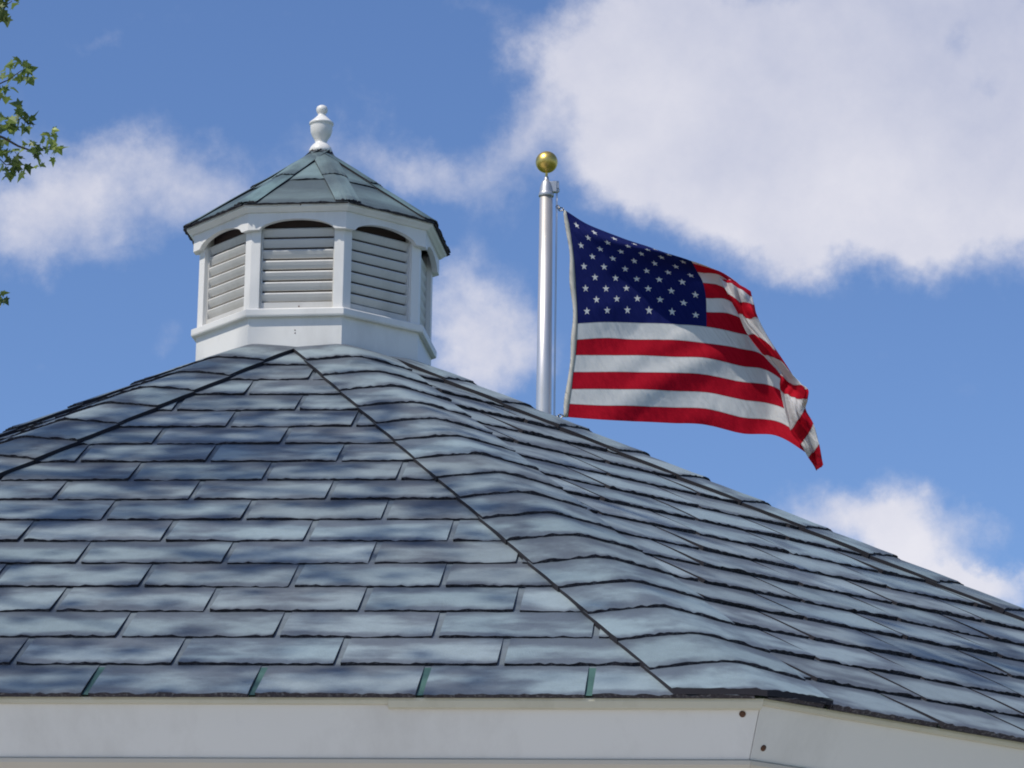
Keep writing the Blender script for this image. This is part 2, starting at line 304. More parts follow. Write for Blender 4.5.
def shingled_slope(k, mat_, a0, z0, sl, length, expo, tabw, th, phase, starter=True, step=.0105, wob=.0016, gap=.014, lf=.003):
    mb = MB(); rs = random.Random(100 + k)
    def hw(v): return (a0 - v * math.cos(sl)) * T8
    # sheathing that shows in the slots
    e1 = expo * .95
    for (va, vb, mt) in ((0.0, e1, 3 if starter else 2), (e1, length, 2)):
        P = [facet_pt(k, -hw(va), va, 0, a0, z0, sl), facet_pt(k, hw(va), va, 0, a0, z0, sl), facet_pt(k, hw(vb), vb, 0, a0, z0, sl), facet_pt(k, -hw(vb), vb, 0, a0, z0, sl)]
        mb.add(P, [(0, 1, 2, 3)], mt)
    rows = int(math.ceil(length / expo - .15))
    NV = 5
    for r in range(rows):
        vb0 = r * expo - (.010 if r == 0 else 0)
        off = phase + ((0, .134, .302, .445, .590)[r] if r < 5 else .590 + (r - 4) * .148) + (rs.uniform(-.008, .008) if r > 4 else 0)
        W = hw(max(vb0, 0)) 
        i0 = int(math.floor((-W - off) / tabw)) - 1; i1 = int(math.ceil((W - off) / tabw)) + 1
        for i in range(i0, i1 + 1):
            sa = off + i * tabw + gap / 2; sb = sa + tabw - gap
            if sb < -W or sa > W: continue
            a_, b_ = max(sa, -W), min(sb, W)
            if b_ - a_ < .01: continue
            rnd = rs.random(); n_ = max(3, int((b_ - a_) / step))
            liftL, liftR, seed = rs.uniform(0, lf), rs.uniform(0, lf), rs.uniform(0, 99)
            top = min(vb0 + expo * 1.12, length)
            vs = []; uvs = []
            for j in range(NV + 1):
                fj = (j / NV) ** 1.0
                for q in range(n_ + 1):
                    s = a_ + (b_ - a_) * q / n_; fq = q / n_
                    rag = .0055 * nz(s * 24 + seed, r * 3.1) + .0038 * nz(s * 95, seed)
                    v = vb0 + (rag if j == 0 else 0) + (top - vb0) * fj
                    lift = (liftL * (1 - fq) ** 2 + liftR * fq ** 2) * (1 - fj) ** 2
                    n = th * (1 - fj * .93) + lift + wob * nz(s * 6 + seed, fj * 1.5, 3.3) * (1 - fj * .7) + .0016 * math.sin(fj * math.pi) + ((.0034 * nz(s * 75, seed + 7) + .0022 * nz(s * 22, seed + 3)) if j == 0 else 0)
                    hd_ = min(1, max(0, (hw(v) - abs(s)) / .07)); n *= .35 + .65 * hd_ * hd_ * (3 - 2 * hd_)
                    sc_ = max(-hw(v) - .0, min(hw(v), s))
                    vs.append(facet_pt(k, sc_, v, max(n, .0006), a0, z0, sl)); uvs.append((s / tabw, (v - vb0) / expo))
            w = n_ + 1; fs = [(j * w + q, j * w + q + 1, (j + 1) * w + q + 1, (j + 1) * w + q) for j in range(NV) for q in range(n_)]
            mb.add(vs, fs, 0, uvs, rnd, smooth=True)
            # butt edge and the two sides
            ev = []; 
            for q in range(w):
                ev.append(vs[q]); s = a_ + (b_ - a_) * q / n_
                ev.append(facet_pt(k, max(-hw(vb0), min(hw(vb0), s)), vb0 + .0045 + .003 * nz(s * 70, seed), -.0015 if r else -.0025, a0, z0, sl))
            mb.add(ev, [(2 * q, 2 * q + 1, 2 * q + 3, 2 * q + 2) for q in range(n_)], 1, rnd=rnd)
            for q, sgn in ((0, 1), (n_, -1)):
                sv = []
                for j in range(NV + 1):
                    p = vs[j * w + q]; sv.append(p)
                    v = vb0 + (top - vb0) * j / NV; s = a_ if q == 0 else b_
                    sv.append(facet_pt(k, max(-hw(v), min(hw(v), s)), v, -.001, a0, z0, sl))
                mb.add(sv, [(2 * j, 2 * j + 2, 2 * j + 3, 2 * j + 1) if sgn > 0 else (2 * j, 2 * j + 1, 2 * j + 3, 2 * j + 2) for j in range(NV)], 4, rnd=rnd)
    return mb
def hip_strip(k, a0, z0, sl, length, n, half, th, lift, rr, seed=0, hv=1.0, over=.012, taper=1.0):
    """cap pieces folded over the hip between side k and side k+1; rr = softness of the crease"""
    mb = MB(); rs = random.Random(500 + k + seed)
    C0 = facet_pt(k, a0 * T8, 0, 0, a0, z0, sl); a1 = a0 - length * math.cos(sl); C1 = facet_pt(k, a1 * T8, length, 0, a0, z0, sl)
    D = (C1 - C0); HL = D.length; D.normalize()
    NA, TA = frame(k); NB, TB = frame(k + 1)
    nA = (NA * math.sin(sl) + Vector((0, 0, math.cos(sl)))); nB = (NB * math.sin(sl) + Vector((0, 0, math.cos(sl))))
    pA = nA.cross(D).normalized(); 
    if pA.dot(TA) > 0: pA = -pA
    pB = nB.cross(D).normalized()
    if pB.dot(TB) < 0: pB = -pB
    nM = (nA + nB).normalized(); ex = HL / n
    NQ, NV = 34, 5
    for i in range(n):
        h0 = i * ex - (over if i == 0 else 0); h1 = min((i + 1.15) * ex, HL)
        rnd = rs.random(); sd_ = rs.uniform(0, 99); jw = rs.uniform(-.002, .002)
        def pt(q, h, up, hh):
            w = half * (1 - (1 - taper) * h / HL) + jw
            x = q * w; sm = math.sqrt(x * x + rr * rr) - rr * .35
            nn = (nA * max(0, -q) + nB * max(0, q) + nM * (1 - abs(q))).normalized()
            p = C0 + D * h + (pB - pA) * (x / 2) + (pB + pA) * (sm / 2) + nn * up
            ap = max(p.dot(NA), p.dot(NB)); 
            if ap > a0 + .008: p = p + D * ((ap - a0 - .008) / -(D.dot(NA)))     # the lowest cap is cut off along the eave
            return p
        vs = []; uvs = []
        for j in range(NV + 1):
            f = j / NV
            for qi in range(NQ + 1):
                q = -1 + 2 * qi / NQ
                rag = (.006 * nz(q * 5 + sd_, 1.7) + .0045 * nz(q * 17, sd_)) if j == 0 else 0
                h = h0 + rag + (h1 - h0) * f
                up = lift + th * (1 - f * .95) + .0022 * nz(q * 2.4 + sd_, f * 2, 9) * (1 - .6 * f) + .0010 * math.sin(f * math.pi)
                if j == 0: up += .0034 * nz(q * 11, sd_ + 4) + .002 * nz(q * 4, sd_ + 8)
                up *= 1 - .1 * abs(q) ** 6
                vs.append(pt(q, h, up, 0)); uvs.append((q * .5 * hv, f * 1.15))
        w_ = NQ + 1
        mb.add(vs, [(j * w_ + q, j * w_ + q + 1, (j + 1) * w_ + q + 1, (j + 1) * w_ + q) for j in range(NV) for q in range(NQ)], 0, uvs, rnd, smooth=True)
        ev = []
        for qi in range(NQ + 1):
            q = -1 + 2 * qi / NQ; ev += [vs[qi], pt(q, h0 + .004, -.001 if i else .0035, 0)]
        mb.add(ev, [(2 * q, 2 * q + 1, 2 * q + 3, 2 * q + 2) for q in range(NQ)], 1 if i else 2, rnd=rnd)
        for qi, q in ((0, -1), (NQ, 1)):
            sv = []
            for j in range(NV + 1): sv += [vs[j * w_ + qi], pt(q, h0 + (h1 - h0) * j / NV, -.002, 0)]
            mb.add(sv, [(2 * j, 2 * j + 2, 2 * j + 3, 2 * j + 1) for j in range(NV)], 2, rnd=rnd)
    return mb
PH0 = .005
for k in range(8):
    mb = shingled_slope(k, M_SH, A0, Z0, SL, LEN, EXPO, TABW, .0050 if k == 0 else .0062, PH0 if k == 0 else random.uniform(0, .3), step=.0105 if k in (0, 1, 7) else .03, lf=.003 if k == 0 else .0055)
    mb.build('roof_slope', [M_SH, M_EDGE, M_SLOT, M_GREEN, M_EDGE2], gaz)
for k in range(8):
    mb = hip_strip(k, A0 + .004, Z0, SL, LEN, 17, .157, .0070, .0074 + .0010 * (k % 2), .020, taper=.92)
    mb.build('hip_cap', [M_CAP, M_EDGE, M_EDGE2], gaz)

def ring(prof, k, gapw=0.0, M=None, tb=T8):
    """one mitred octagon side: profile of (apothem, z) points swept along side k"""
    N, T = frame(k); vs = []; n = len(prof)
    for sg in (-1, 1):
        for a, z in prof: vs.append(N * a + T * (sg * (a * tb - gapw)) + Vector((0, 0, z)))
    fs = [(i, (i + 1) % n, n + (i + 1) % n, n + i) for i in range(n)] + [tuple(range(n))[::-1], tuple(range(n, 2 * n))]
    return vs, fs
def eprof(pts, a0=A0, z0=Z0, sl=SL):
    """profile given as (out along the slope, down square to the slope)"""
    return [(a0 + o * math.cos(sl) - d * math.sin(sl), z0 - o * math.sin(sl) - d * math.cos(sl)) for o, d in pts]
def fixn(o):
    bm = bmesh.new(); bm.from_mesh(o.data); bmesh.ops.recalc_face_normals(bm, faces=bm.faces); bm.to_mesh(o.data); bm.free(); return o
for k in range(8):
    v, f = ring(eprof([(-.010, .0205), (-.010, .1235), (-.035, .1235), (-.035, .0205)]), k, .0006)
    m_ = MB(); m_.add(v, f); fb = fixn(m_.build('fascia_board', M_FASC, gaz, bevel=.0012))
    # drip edge: rolled lip under the shingles
    prof = eprof([(-.003, .0055), (-.0015, .010), (-.002, .0165), (-.006, .0200), (-.034, .0200), (-.034, .0055)])
    v, f = ring(prof, k, .0003); m_ = MB(); m_.add(v, f); o = fixn(m_.build('drip_edge', M_LIP, fb))
    if k == 0:                                          # overlapping second length of drip edge right of the lap
        N, T = frame(0); prof2 = eprof([(-.0005, .0050), (.0012, .010), (.0008, .0225), (-.0030, .0275), (-.0095, .0275), (-.0095, .0215), (-.0020, .0195), (-.0015, .006)])
        vs = []; 
        for s_ in (.557, 1.0): 
            for a, z in prof2: vs.append(N * a + T * (s_ if s_ < .9 else a * T8 - .001) + Vector((0, 0, z)))
        n = len(prof2); m_ = MB(); m_.add(vs, [(i, (i + 1) % n, n + (i + 1) % n, n + i) for i in range(n)] + [tuple(range(n))[::-1], tuple(range(n, 2 * n))])
        fixn(m_.build('drip_edge', M_LIP, fb))
    v, f = ring(eprof([(-.0045, .1237), (-.002, .130), (-.004, .150), (-.034, .150), (-.034, .1237)]), k, .0003)
    m_ = MB(); m_.add(v, f); fixn(m_.build('bottom_moulding', M_LIP2, fb))
    # screw heads near the mitre
    N, T = frame(k)
    for s_, d_ in (((1.196, .037),) if k == 0 else ((-1.186, .098), (1.18, .05))):
        a, z = eprof([(-.0085, d_)])[0]; c = N * a + T * s_ + Vector((0, 0, z)); ax = N * math.cos(SL) - Vector((0, 0, math.sin(SL)))
        m_ = MB(); m_.tube([c - ax * .003, c, c + ax * .0015], [.0062, .0060, .003], 12); m_.build('screw', M_RUST, fb)
# solid roof deck under the shingles, soffit included
dk = MB()
outer = [(A0 - .012, Z0 - .004), (A1 - .2, Z0 - .004 + (A0 - .012 - A1 + .2) * math.tan(SL)), (A1 - .2, Z1 - .02), (A0 - .05, Z0 - .15), (A0 - .036, Z0 - .13)]
for k in range(8):
    N, T = frame(k); P = []
    for a, z in ((A0 - .014, Z0 - .006), (A1 - .12, Z0 - .006 + (A0 - .014 - A1 + .12) * math.tan(SL)), (A1 - .12, Z0 + (A0 - A1) * math.tan(SL) - .08), (A0 - .075, Z0 - .10)):
        P += [N * a - T * a * T8 + Vector((0, 0, z)), N * a + T * a * T8 + Vector((0, 0, z))]
    dk.add(P, [(0, 1, 3, 2), (4, 5, 7, 6), (0, 6, 7, 1)])
dk.build('roof_deck', M_WOOD, gaz)
# posts, header beams and floor
for k in range(8):
    a = R(-90 + 22.5 + 45 * k); c = Vector((math.cos(a), math.sin(a), 0)) * 2.85
    m_ = MB(); Mx = Matrix.Translation(c) @ Matrix.Rotation(a, 4, 'Z')
    m_.box((-.06, -.06, .2), (.06, .06, 2.41), 0, Mx); m_.box((-.075, -.075, .2), (.075, .075, .32), 0, Mx); m_.box((-.075, -.075, 2.18), (.075, .075, 2.22), 0, Mx)
    m_.build('post', M_WHITE, gaz, bevel=.006)
    v, f = ring([(2.62, 2.24), (2.66, 2.24), (2.66, 2.405), (2.62, 2.405)], k, .07); m_ = MB(); m_.add(v, f); fixn(m_.build('header_beam', M_WHITE, gaz))
fl = MB(); v = [];
for z in (.02, .2):
    for k in range(8):
        a = R(-90 + 22.5 + 45 * k); v.append((math.cos(a) * 3.2, math.sin(a) * 3.2, z))
fl.add(v, [tuple(range(8))[::-1], tuple(range(8, 16))] + [(k, (k + 1) % 8, 8 + (k + 1) % 8, 8 + k) for k in range(8)])
fl.build('floor', M_WOOD, gaz)

# ------------------------------------------------------------------ cupola
AC = .308
cb = MB()
for k in range(8):
    v, f = ring([(AC, 3.93), (AC, 4.066), (AC - .03, 4.066), (AC - .03, 3.93)], k); cb.add(v, f[:4])
cup = fixn(cb.build('cupola', M_WHITE, gaz)); cup.rotation_euler = (0, 0, R(-2.7)); cup.location = (.007, 0, 0)
def addring(name, prof, mat_, parent=cup, bevel=.001, one=True):
    if one:
        m_ = MB()
        for k in range(8):
            v, f = ring(prof, k); m_.add(v, f[:len(prof)])
        bmo = m_.build(name, mat_, parent)
        bm = bmesh.new(); bm.from_mesh(bmo.data); bmesh.ops.remove_doubles(bm, verts=bm.verts, dist=1e-5); bmesh.ops.recalc_face_normals(bm, faces=bm.faces); bm.to_mesh(bmo.data); bm.free()
        if bevel: 
            b = bmo.modifiers.new('bevel', 'BEVEL'); b.width = bevel; b.segments = 2; b.limit_method = 'ANGLE'; b.angle_limit = R(25)
        return bmo
addring('ledge', [(AC - .02, 4.0665), (AC + .004, 4.0635), (AC + .013, 4.0635), (AC + .0145, 4.068), (AC + .0145, 4.0835), (AC + .004, 4.0885), (AC - .02, 4.0885)], M_WHITE)
PW = .0265                                           # width of a corner post on each side
ZL0, ZL1 = 4.088, 4.352                              # louver field
HOUT = AC * T8
for k in range(8):
    # corner post between side k and k+1: bent board
    NA, TA = frame(k); NB, TB = frame(k + 1)
    def P(N, T, a, s, z): return N * a + T * s + Vector((0, 0, z))
    m_ = MB(); sec = [(NA, TA, AC, HOUT - PW), (NA, TA, AC, AC * T8), (NB, TB, AC, -HOUT + PW), (NB, TB, AC - .022, -HOUT + PW), (NA, TA, AC - .022, (AC - .022) * T8), (NA, TA, AC - .022, HOUT - PW)]
    vs = [P(N, T, a, s, z) for z in (4.0885, 4.352) for (N, T, a, s) in sec]; n = 6
    m_.add(vs, [(i, (i + 1) % n, n + (i + 1) % n, n + i) for i in range(n)] + [tuple(range(n))[::-1], tuple(range(n, 2 * n))])
    fixn(m_.build('corner_post', M_WHITE, cup, bevel=.0012))
for k in range(8):
    N, T = frame(k); hw_ = HOUT - PW
    def Q(s, a, z): return N * a + T * s + Vector((0, 0, z))
    m_ = MB()
    # frame of the vent, then the slats
    fr = .0045; ai, ao = AC - .026, AC - .0125
    for s0, s1 in ((-hw_ + .0004, -hw_ + fr), (hw_ - fr, hw_ - .0004)):
        vs = [Q(s, a, z) for z in (ZL0, ZL1) for s, a in ((s0, ai), (s1, ai), (s1, ao), (s0, ao))]
        m_.add(vs, [(0, 1, 2, 3), (7, 6, 5, 4), (0, 4, 5, 1), (1, 5, 6, 2), (2, 6, 7, 3), (3, 7, 4, 0)])
    pitch = .0303; z = 4.1105
    vs = [Q(s, a, zz) for zz in (ZL0 + .0006, 4.1095) for s, a in ((-hw_ + fr, ai), (hw_ - fr, ai), (hw_ - fr, ao), (-hw_ + fr, ao))]
    m_.add(vs, [(0, 1, 2, 3), (7, 6, 5, 4), (0, 4, 5, 1), (1, 5, 6, 2), (2, 6, 7, 3), (3, 7, 4, 0)])
    while z < 4.300:
        # profile of one slat: drooping blade with a rounded nose
        zt = 0
        prof = [(ao - .0120, z + .0030), (ao - .0080, z + .0040), (ao - .0032, z + .0135), (ao, z + .0222), (ao - .0008, z + .0250), (ao - .0030, z + .0272), (ao - .0120, z + .0280)]
        s1 = hw_ - fr
        vs = [Q(sg * s1, a, min(zz, ZL1)) for sg in (-1, 1) for a, zz in prof]; n = len(prof)
        m_.add(vs, [(i, (i + 1) % n, n + (i + 1) % n, n + i) for i in range(n)] + [tuple(range(n))[::-1], tuple(range(n, 2 * n))])
        z += pitch
    lp = fixn(m_.build('louver_panel', M_LOUV, cup, bevel=.0006))
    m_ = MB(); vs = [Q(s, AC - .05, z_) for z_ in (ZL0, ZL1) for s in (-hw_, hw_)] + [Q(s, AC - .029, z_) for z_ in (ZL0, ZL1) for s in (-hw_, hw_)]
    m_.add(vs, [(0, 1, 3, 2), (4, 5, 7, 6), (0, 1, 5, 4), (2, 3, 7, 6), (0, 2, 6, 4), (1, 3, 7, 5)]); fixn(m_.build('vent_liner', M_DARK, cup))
    # arched head board
    m_ = MB(); AB, th_ = .3245, .0155; zt, zb, rise = 4.356, 4.3065, .0290
    W = AB * T8; hs = hw_ + .002; n = 24
    top = [(-W, zt)] + [(-hs + 2 * hs * i / n, zt) for i in range(n + 1)] + [(W, zt)]
    bot = [(-W, zb)] + [(-hs + 2 * hs * i / n, zb + .001 + rise * (1 - (2 * i / n - 1) ** 2) ** .62) for i in range(n + 1)] + [(W, zb)]
    vs = []; 
    for a in (AB, AB - th_):
        sc_ = a / AB
        for s, z_ in top + bot:
            ss = s if abs(s) < W - 1e-6 else s * sc_
            vs.append(Q(ss, a, z_))
    L_ = n + 3; B_ = 2 * L_
    fs = []
    for i in range(L_ - 1):
        fs += [(i, i + 1, L_ + i + 1, L_ + i), (B_ + i, B_ + L_ + i, B_ + L_ + i + 1, B_ + i + 1), (i, B_ + i, B_ + i + 1, i + 1), (L_ + i, L_ + i + 1, B_ + L_ + i + 1, B_ + L_ + i)]
    m_.add(vs, fs); fixn(m_.build('arch_board', M_WHITE, cup))
addring('cornice', [(.30, 4.3565), (.3275, 4.3545), (.3300, 4.3545), (.3345, 4.3590), (.3425, 4.3640), (.3440, 4.3660), (.3440, 4.3740), (.30, 4.3740)], M_WHITE, bevel=.0008)
# screw spots on the cupola
for (k, s, z, a) in ((0, .0005, 4.027, AC), (0, .001, 4.019, AC), (0, .008, 4.0955, AC - .005), (0, .012, 4.369, .344)):
    N, T = frame(k); c = N * a + T * s + Vector((0, 0, z)); m_ = MB(); m_.tube([c - N * .002, c + N * .0006, c + N * .0012], [.0019, .0019, .001], 8); m_.build('screw', M_RUST, cup)
# cupola roof
CA0, CZ0 = .3455, 4.3752; CZ1 = 4.6440; CSL = math.atan2(CZ1 - CZ0, CA0); CLEN = math.hypot(CZ1 - CZ0, CA0) * .985
cr = MB()
for k in range(8):
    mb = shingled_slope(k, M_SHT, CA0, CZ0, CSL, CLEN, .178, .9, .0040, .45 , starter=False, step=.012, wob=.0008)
    cr.add(mb.v, mb.f, mb.m); 
    cr.uv[-len(mb.f):] = mb.uv; cr.r[-len(mb.f):] = mb.r; cr.sm[-len(mb.f):] = mb.sm
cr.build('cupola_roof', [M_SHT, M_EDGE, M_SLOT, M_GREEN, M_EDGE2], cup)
for k in range(8):
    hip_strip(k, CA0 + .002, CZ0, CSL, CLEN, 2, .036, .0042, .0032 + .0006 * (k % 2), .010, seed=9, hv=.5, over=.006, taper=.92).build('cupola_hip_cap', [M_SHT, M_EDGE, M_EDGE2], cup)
fz = 4.6310
fin = MB(); fin.lathe([(.031, fz), (.033, fz + .003), (.033, fz + .009), (.029, fz + .018), (.022, fz + .026), (.0165, fz + .030), (.0165, fz + .034), (.0185, fz + .040), (.026, fz + .052), (.0305, fz + .064), (.0315, fz + .078), (.0315, fz + .084),
    (.0345, fz + .086), (.0345, fz + .091), (.031, fz + .094), (.024, fz + .100), (.017, fz + .107), (.0115, fz + .113), (.0105, fz + .117), (.0125, fz + .120), (.0158, fz + .126), (.0165, fz + .132), (.0140, fz + .139), (.008, fz + .143), (.001, fz + .1445)], n=40)
fo = fin.build('finial', M_WHITE, cup)
fb_ = MB(); fb_.lathe([(.030, fz - .016), (.034, fz - .004), (.034, fz - .0005), (.02, fz - .0003)], n=32); fb_.build('finial_collar', M_EDGE, cup)

# ------------------------------------------------------------------ flagpole
PX, PY = .150, 15.4
fp = tag(empty('flagpole', (PX, PY, 0)), 'tall aluminium flagpole with a gold ball on top, rising behind the roof', 'flagpole')
m_ = MB(); m_.lathe([(.050, 0.0), (.050, 2.0), (.0385, 4.9), (.0360, 5.60), (.0310, 6.575)], n=40); m_.build('pole', M_ALU, fp)
m_ = MB(); m_.lathe([(.075, .0), (.11, .005), (.11, .02), (.07, .06), (.055, .09)], n=32); m_.build('flash_collar', M_ALU, fp)
m_ = MB(); m_.lathe([(.0365, 6.566), (.0365, 6.582), (.0325, 6.586), (.0305, 6.612), (.0215, 6.640), (.0115, 6.650), (.0095, 6.668)], n=32)
m_.box((.015, -.014, 6.588), (.050, .014, 6.640)); m_.box((.030, -.010, 6.606), (.060, .010, 6.644)); m_.tube([(.050, -.006, 6.600), (.050, .006, 6.600)], .014, 16)
m_.build('truck', M_CAST, fp, bevel=.003)
m_ = MB(); m_.lathe([(.0105, 6.655), (.0065, 6.664), (.0060, 6.690), (.0085, 6.696)], n=20); m_.build('ball_stem', M_GOLD, fp)
m_ = MB(); m_.lathe([(max(.0005, .0527 * math.cos(t)), 6.7395 + .0527 * math.sin(t)) for t in [R(-90 + 180 * i / 28) for i in range(29)]], n=48); m_.build('ball', M_GOLD, fp)
m_ = MB(); 
for x in (.0475, .0525): m_.tube([(x, .0, 6.60), (x, .006, 6.3), (x, .012, 5.6), (x + .002, .0, 4.5), (x + .01, 0, 1.3)], .0015, 6)
m_.build('halyard', M_ROPE, fp)
m_ = MB(); m_.box((.045, -.012, 1.28), (.075, .012, 1.32)); m_.box((.070, -.010, 1.20), (.082, .010, 1.40)); m_.build('cleat', M_CAST, fp, bevel=.003)

# ------------------------------------------------------------------ flag
FO = Vector((0.2423, 15.4, 6.4993))
# cloth laid out as columns along the fly (metres from the upper hoist corner), 14 stripe borders from top to bottom
COLS = [
    (0, [(0.000, 0.000, 0.000), (0.017, 0.001, -0.076), (0.030, 0.002, -0.156), (0.040, 0.003, -0.234), (0.046, 0.003, -0.314), (0.051, 0.004, -0.392), (0.057, 0.004, -0.473), (0.060, 0.004, -0.556), (0.057, 0.004, -0.636), (0.052, 0.002, -0.711), (0.042, 0.001, -0.794), (0.035, 0.001, -0.877), (0.026, -0.001, -0.949), (0.019, -0.000, -1.013)]),
    (0.1, [(0.117, 0.009, -0.070), (0.145, -0.038, -0.136), (0.164, -0.021, -0.188), (0.180, -0.001, -0.243), (0.190, 0.015, -0.310), (0.196, 0.015, -0.387), (0.201, 0.016, -0.463), (0.204, 0.025, -0.541), (0.202, 0.031, -0.617), (0.203, 0.026, -0.702), (0.198, 0.014, -0.788), (0.194, 0.004, -0.873), (0.190, -0.001, -0.955), (0.185, -0.007, -1.026)]),
    (0.2, [(0.264, -0.009, -0.133), (0.286, -0.090, -0.186), (0.309, -0.072, -0.223), (0.330, -0.024, -0.266), (0.340, 0.017, -0.315), (0.343, 0.037, -0.378), (0.346, 0.037, -0.452), (0.351, 0.037, -0.538), (0.351, 0.042, -0.619), (0.350, 0.037, -0.699), (0.347, 0.027, -0.782), (0.345, 0.016, -0.870), (0.340, 0.016, -0.950), (0.336, 0.016, -1.023)]),
    (0.3, [(0.411, -0.027, -0.186), (0.426, -0.124, -0.229), (0.449, -0.105, -0.254), (0.476, -0.047, -0.285), (0.498, 0.010, -0.324), (0.506, 0.040, -0.387), (0.509, 0.051, -0.452), (0.513, 0.041, -0.540), (0.513, 0.036, -0.622), (0.511, 0.030, -0.703), (0.509, 0.031, -0.784), (0.507, 0.040, -0.867), (0.505, 0.049, -0.944), (0.502, 0.059, -1.020)]),
    (0.4, [(0.580, -0.033, -0.262), (0.584, -0.145, -0.284), (0.599, -0.128, -0.293), (0.624, -0.057, -0.313), (0.654, 0.008, -0.347), (0.670, 0.039, -0.410), (0.673, 0.053, -0.476), (0.673, 0.053, -0.551), (0.670, 0.044, -0.632), (0.667, 0.033, -0.709), (0.667, 0.038, -0.786), (0.668, 0.053, -0.868), (0.669, 0.063, -0.948), (0.667, 0.072, -1.023)]),
    (0.5, [(0.725, 0.008, -0.312), (0.720, -0.071, -0.313), (0.714, -0.091, -0.312), (0.725, -0.061, -0.328), (0.737, -0.020, -0.367), (0.759, 0.021, -0.420), (0.784, 0.062, -0.482), (0.813, 0.065, -0.570), (0.826, 0.066, -0.650), (0.836, 0.066, -0.732), (0.841, 0.076, -0.810), (0.841, 0.076, -0.898), (0.840, 0.067, -0.985), (0.839, 0.057, -1.063)]),
    (0.6, [(0.823, 0.203, -0.302), (0.813, 0.123, -0.308), (0.809, 0.063, -0.318), (0.816, 0.025, -0.357), (0.830, 0.036, -0.410), (0.851, 0.068, -0.465), (0.881, 0.089, -0.522), (0.919, 0.103, -0.599), (0.947, 0.104, -0.672), (0.971, 0.106, -0.749), (0.994, 0.109, -0.824), (1.008, 0.100, -0.914), (1.011, 0.090, -0.996), (1.014, 0.071, -1.076)]),
    (0.7, [(0.864, 0.112, -0.363), (0.865, 0.062, -0.367), (0.871, 0.032, -0.371), (0.876, 0.013, -0.397), (0.886, 0.004, -0.444), (0.903, 0.005, -0.511), (0.977, -0.009, -0.651), (1.058, -0.043, -0.786), (1.107, -0.059, -0.862), (1.121, -0.058, -0.924), (1.122, -0.039, -0.962), (1.150, -0.037, -1.039), (1.177, -0.035, -1.134), (1.194, -0.033, -1.224)]),
    (0.76, [(0.867, 0.082, -0.376), (0.869, 0.042, -0.379), (0.873, 0.003, -0.385), (0.877, -0.047, -0.421), (0.889, -0.066, -0.468), (0.905, -0.075, -0.541), (0.984, -0.099, -0.700), (1.070, -0.122, -0.836), (1.128, -0.138, -0.902), (1.125, -0.138, -0.949), (1.120, -0.119, -0.983), (1.156, -0.116, -1.061), (1.185, -0.104, -1.153), (1.201, -0.093, -1.251)]),
    (0.86, [(0.799, 0.057, -0.335), (0.796, 0.027, -0.339), (0.794, -0.013, -0.346), (0.801, -0.063, -0.386), (0.823, -0.071, -0.456), (0.855, -0.069, -0.538), (0.929, -0.084, -0.649), (1.007, -0.098, -0.758), (1.080, -0.112, -0.867), (1.075, -0.113, -0.930), (1.094, -0.091, -1.030), (1.135, -0.088, -1.100), (1.165, -0.066, -1.175), (1.189, -0.045, -1.254)]),
    (1, [(0.717, 0.031, -0.290), (0.715, 0.001, -0.296), (0.713, -0.029, -0.303), (0.721, -0.049, -0.329), (0.768, -0.046, -0.420), (0.818, -0.032, -0.509), (0.863, -0.029, -0.605), (0.928, -0.034, -0.703), (1.006, -0.048, -0.803), (1.010, -0.048, -0.880), (1.060, -0.024, -1.065), (1.108, -0.021, -1.131), (1.142, 0.002, -1.192), (1.181, 0.014, -1.246)]),
]
GR = [(u, [FO + Vector(p) for p in P]) for u, P in COLS]
def crom(p0, p1, p2, p3, t0, t1, t2, t3, t):
    m1 = (p2 - p0) / (t2 - t0) if t2 != t0 else Vector((0, 0, 0)); m2 = (p3 - p1) / (t3 - t1) if t3 != t1 else Vector((0, 0, 0))
    h = t2 - t1; s = (t - t1) / h; s2, s3 = s * s, s * s * s
    return p1 * (2 * s3 - 3 * s2 + 1) + m1 * h * (s3 - 2 * s2 + s) + p2 * (-2 * s3 + 3 * s2) + m2 * h * (s3 - s2)
def flag_pt(u, v):
    vv = max(0, min(12.99999, v * 13)); j = int(vv)
    def atv(c):
        P = c[1]; g_ = lambda i: P[max(0, min(13, i))]
        return crom(g_(j - 1), g_(j), g_(j + 1), g_(j + 2), max(j - 1, 0), j, j + 1, min(j + 2, 13), vv)
    us = [c[0] for c in GR]; uu = max(0, min(.999999, u)); i = max(a for a in range(len(us) - 1) if us[a] <= uu)
    g = lambda a: max(0, min(len(GR) - 1, a))
    p = crom(atv(GR[g(i - 1)]), atv(GR[i]), atv(GR[i + 1]), atv(GR[g(i + 2)]), us[g(i - 1)], us[i], us[i + 1], us[g(i + 2)], uu)
    # tension wrinkles fanning down from the upper hoist corner, growing towards the fly
    w = min(1, u * 5) * (.006 * math.sin((v * 1.6 + u * 1.5) * 17 + 3 * nz(u * 3, v * 3)) + .006 * nz(u * 9 + v * 3, v * 5 - u * 4, 2))
    c_ = min(1, u * 4)
    # sharp little tension creases below the upper hoist corner, and loose folds at the fly end
    a_ = (u * 1.667 * .83 + v * .55) * 26
    w += c_ * .0045 * (1 - abs(math.sin(a_ + 2 * nz(u * 4, v * 4, 5)))) ** 3 * (.5 + nz(u * 6, v * 6, 8))
    if u > .55: w += min(.25, u - .55) * (.20 * nz(u * 14 + v * 3, v * 7, 4) + .09 * nz(u * 30, v * 15, 6))
    p.y += w
    return p
SR = .0192
def star(cx, cy, r, asp):
    out = []
    for i in range(10):
        a = -math.pi / 2 + i * math.pi / 5; rr = r if i % 2 == 0 else r * .40
        out.append(Vector((cx + rr * math.cos(a) / asp, cy + rr * math.sin(a))))
    return out
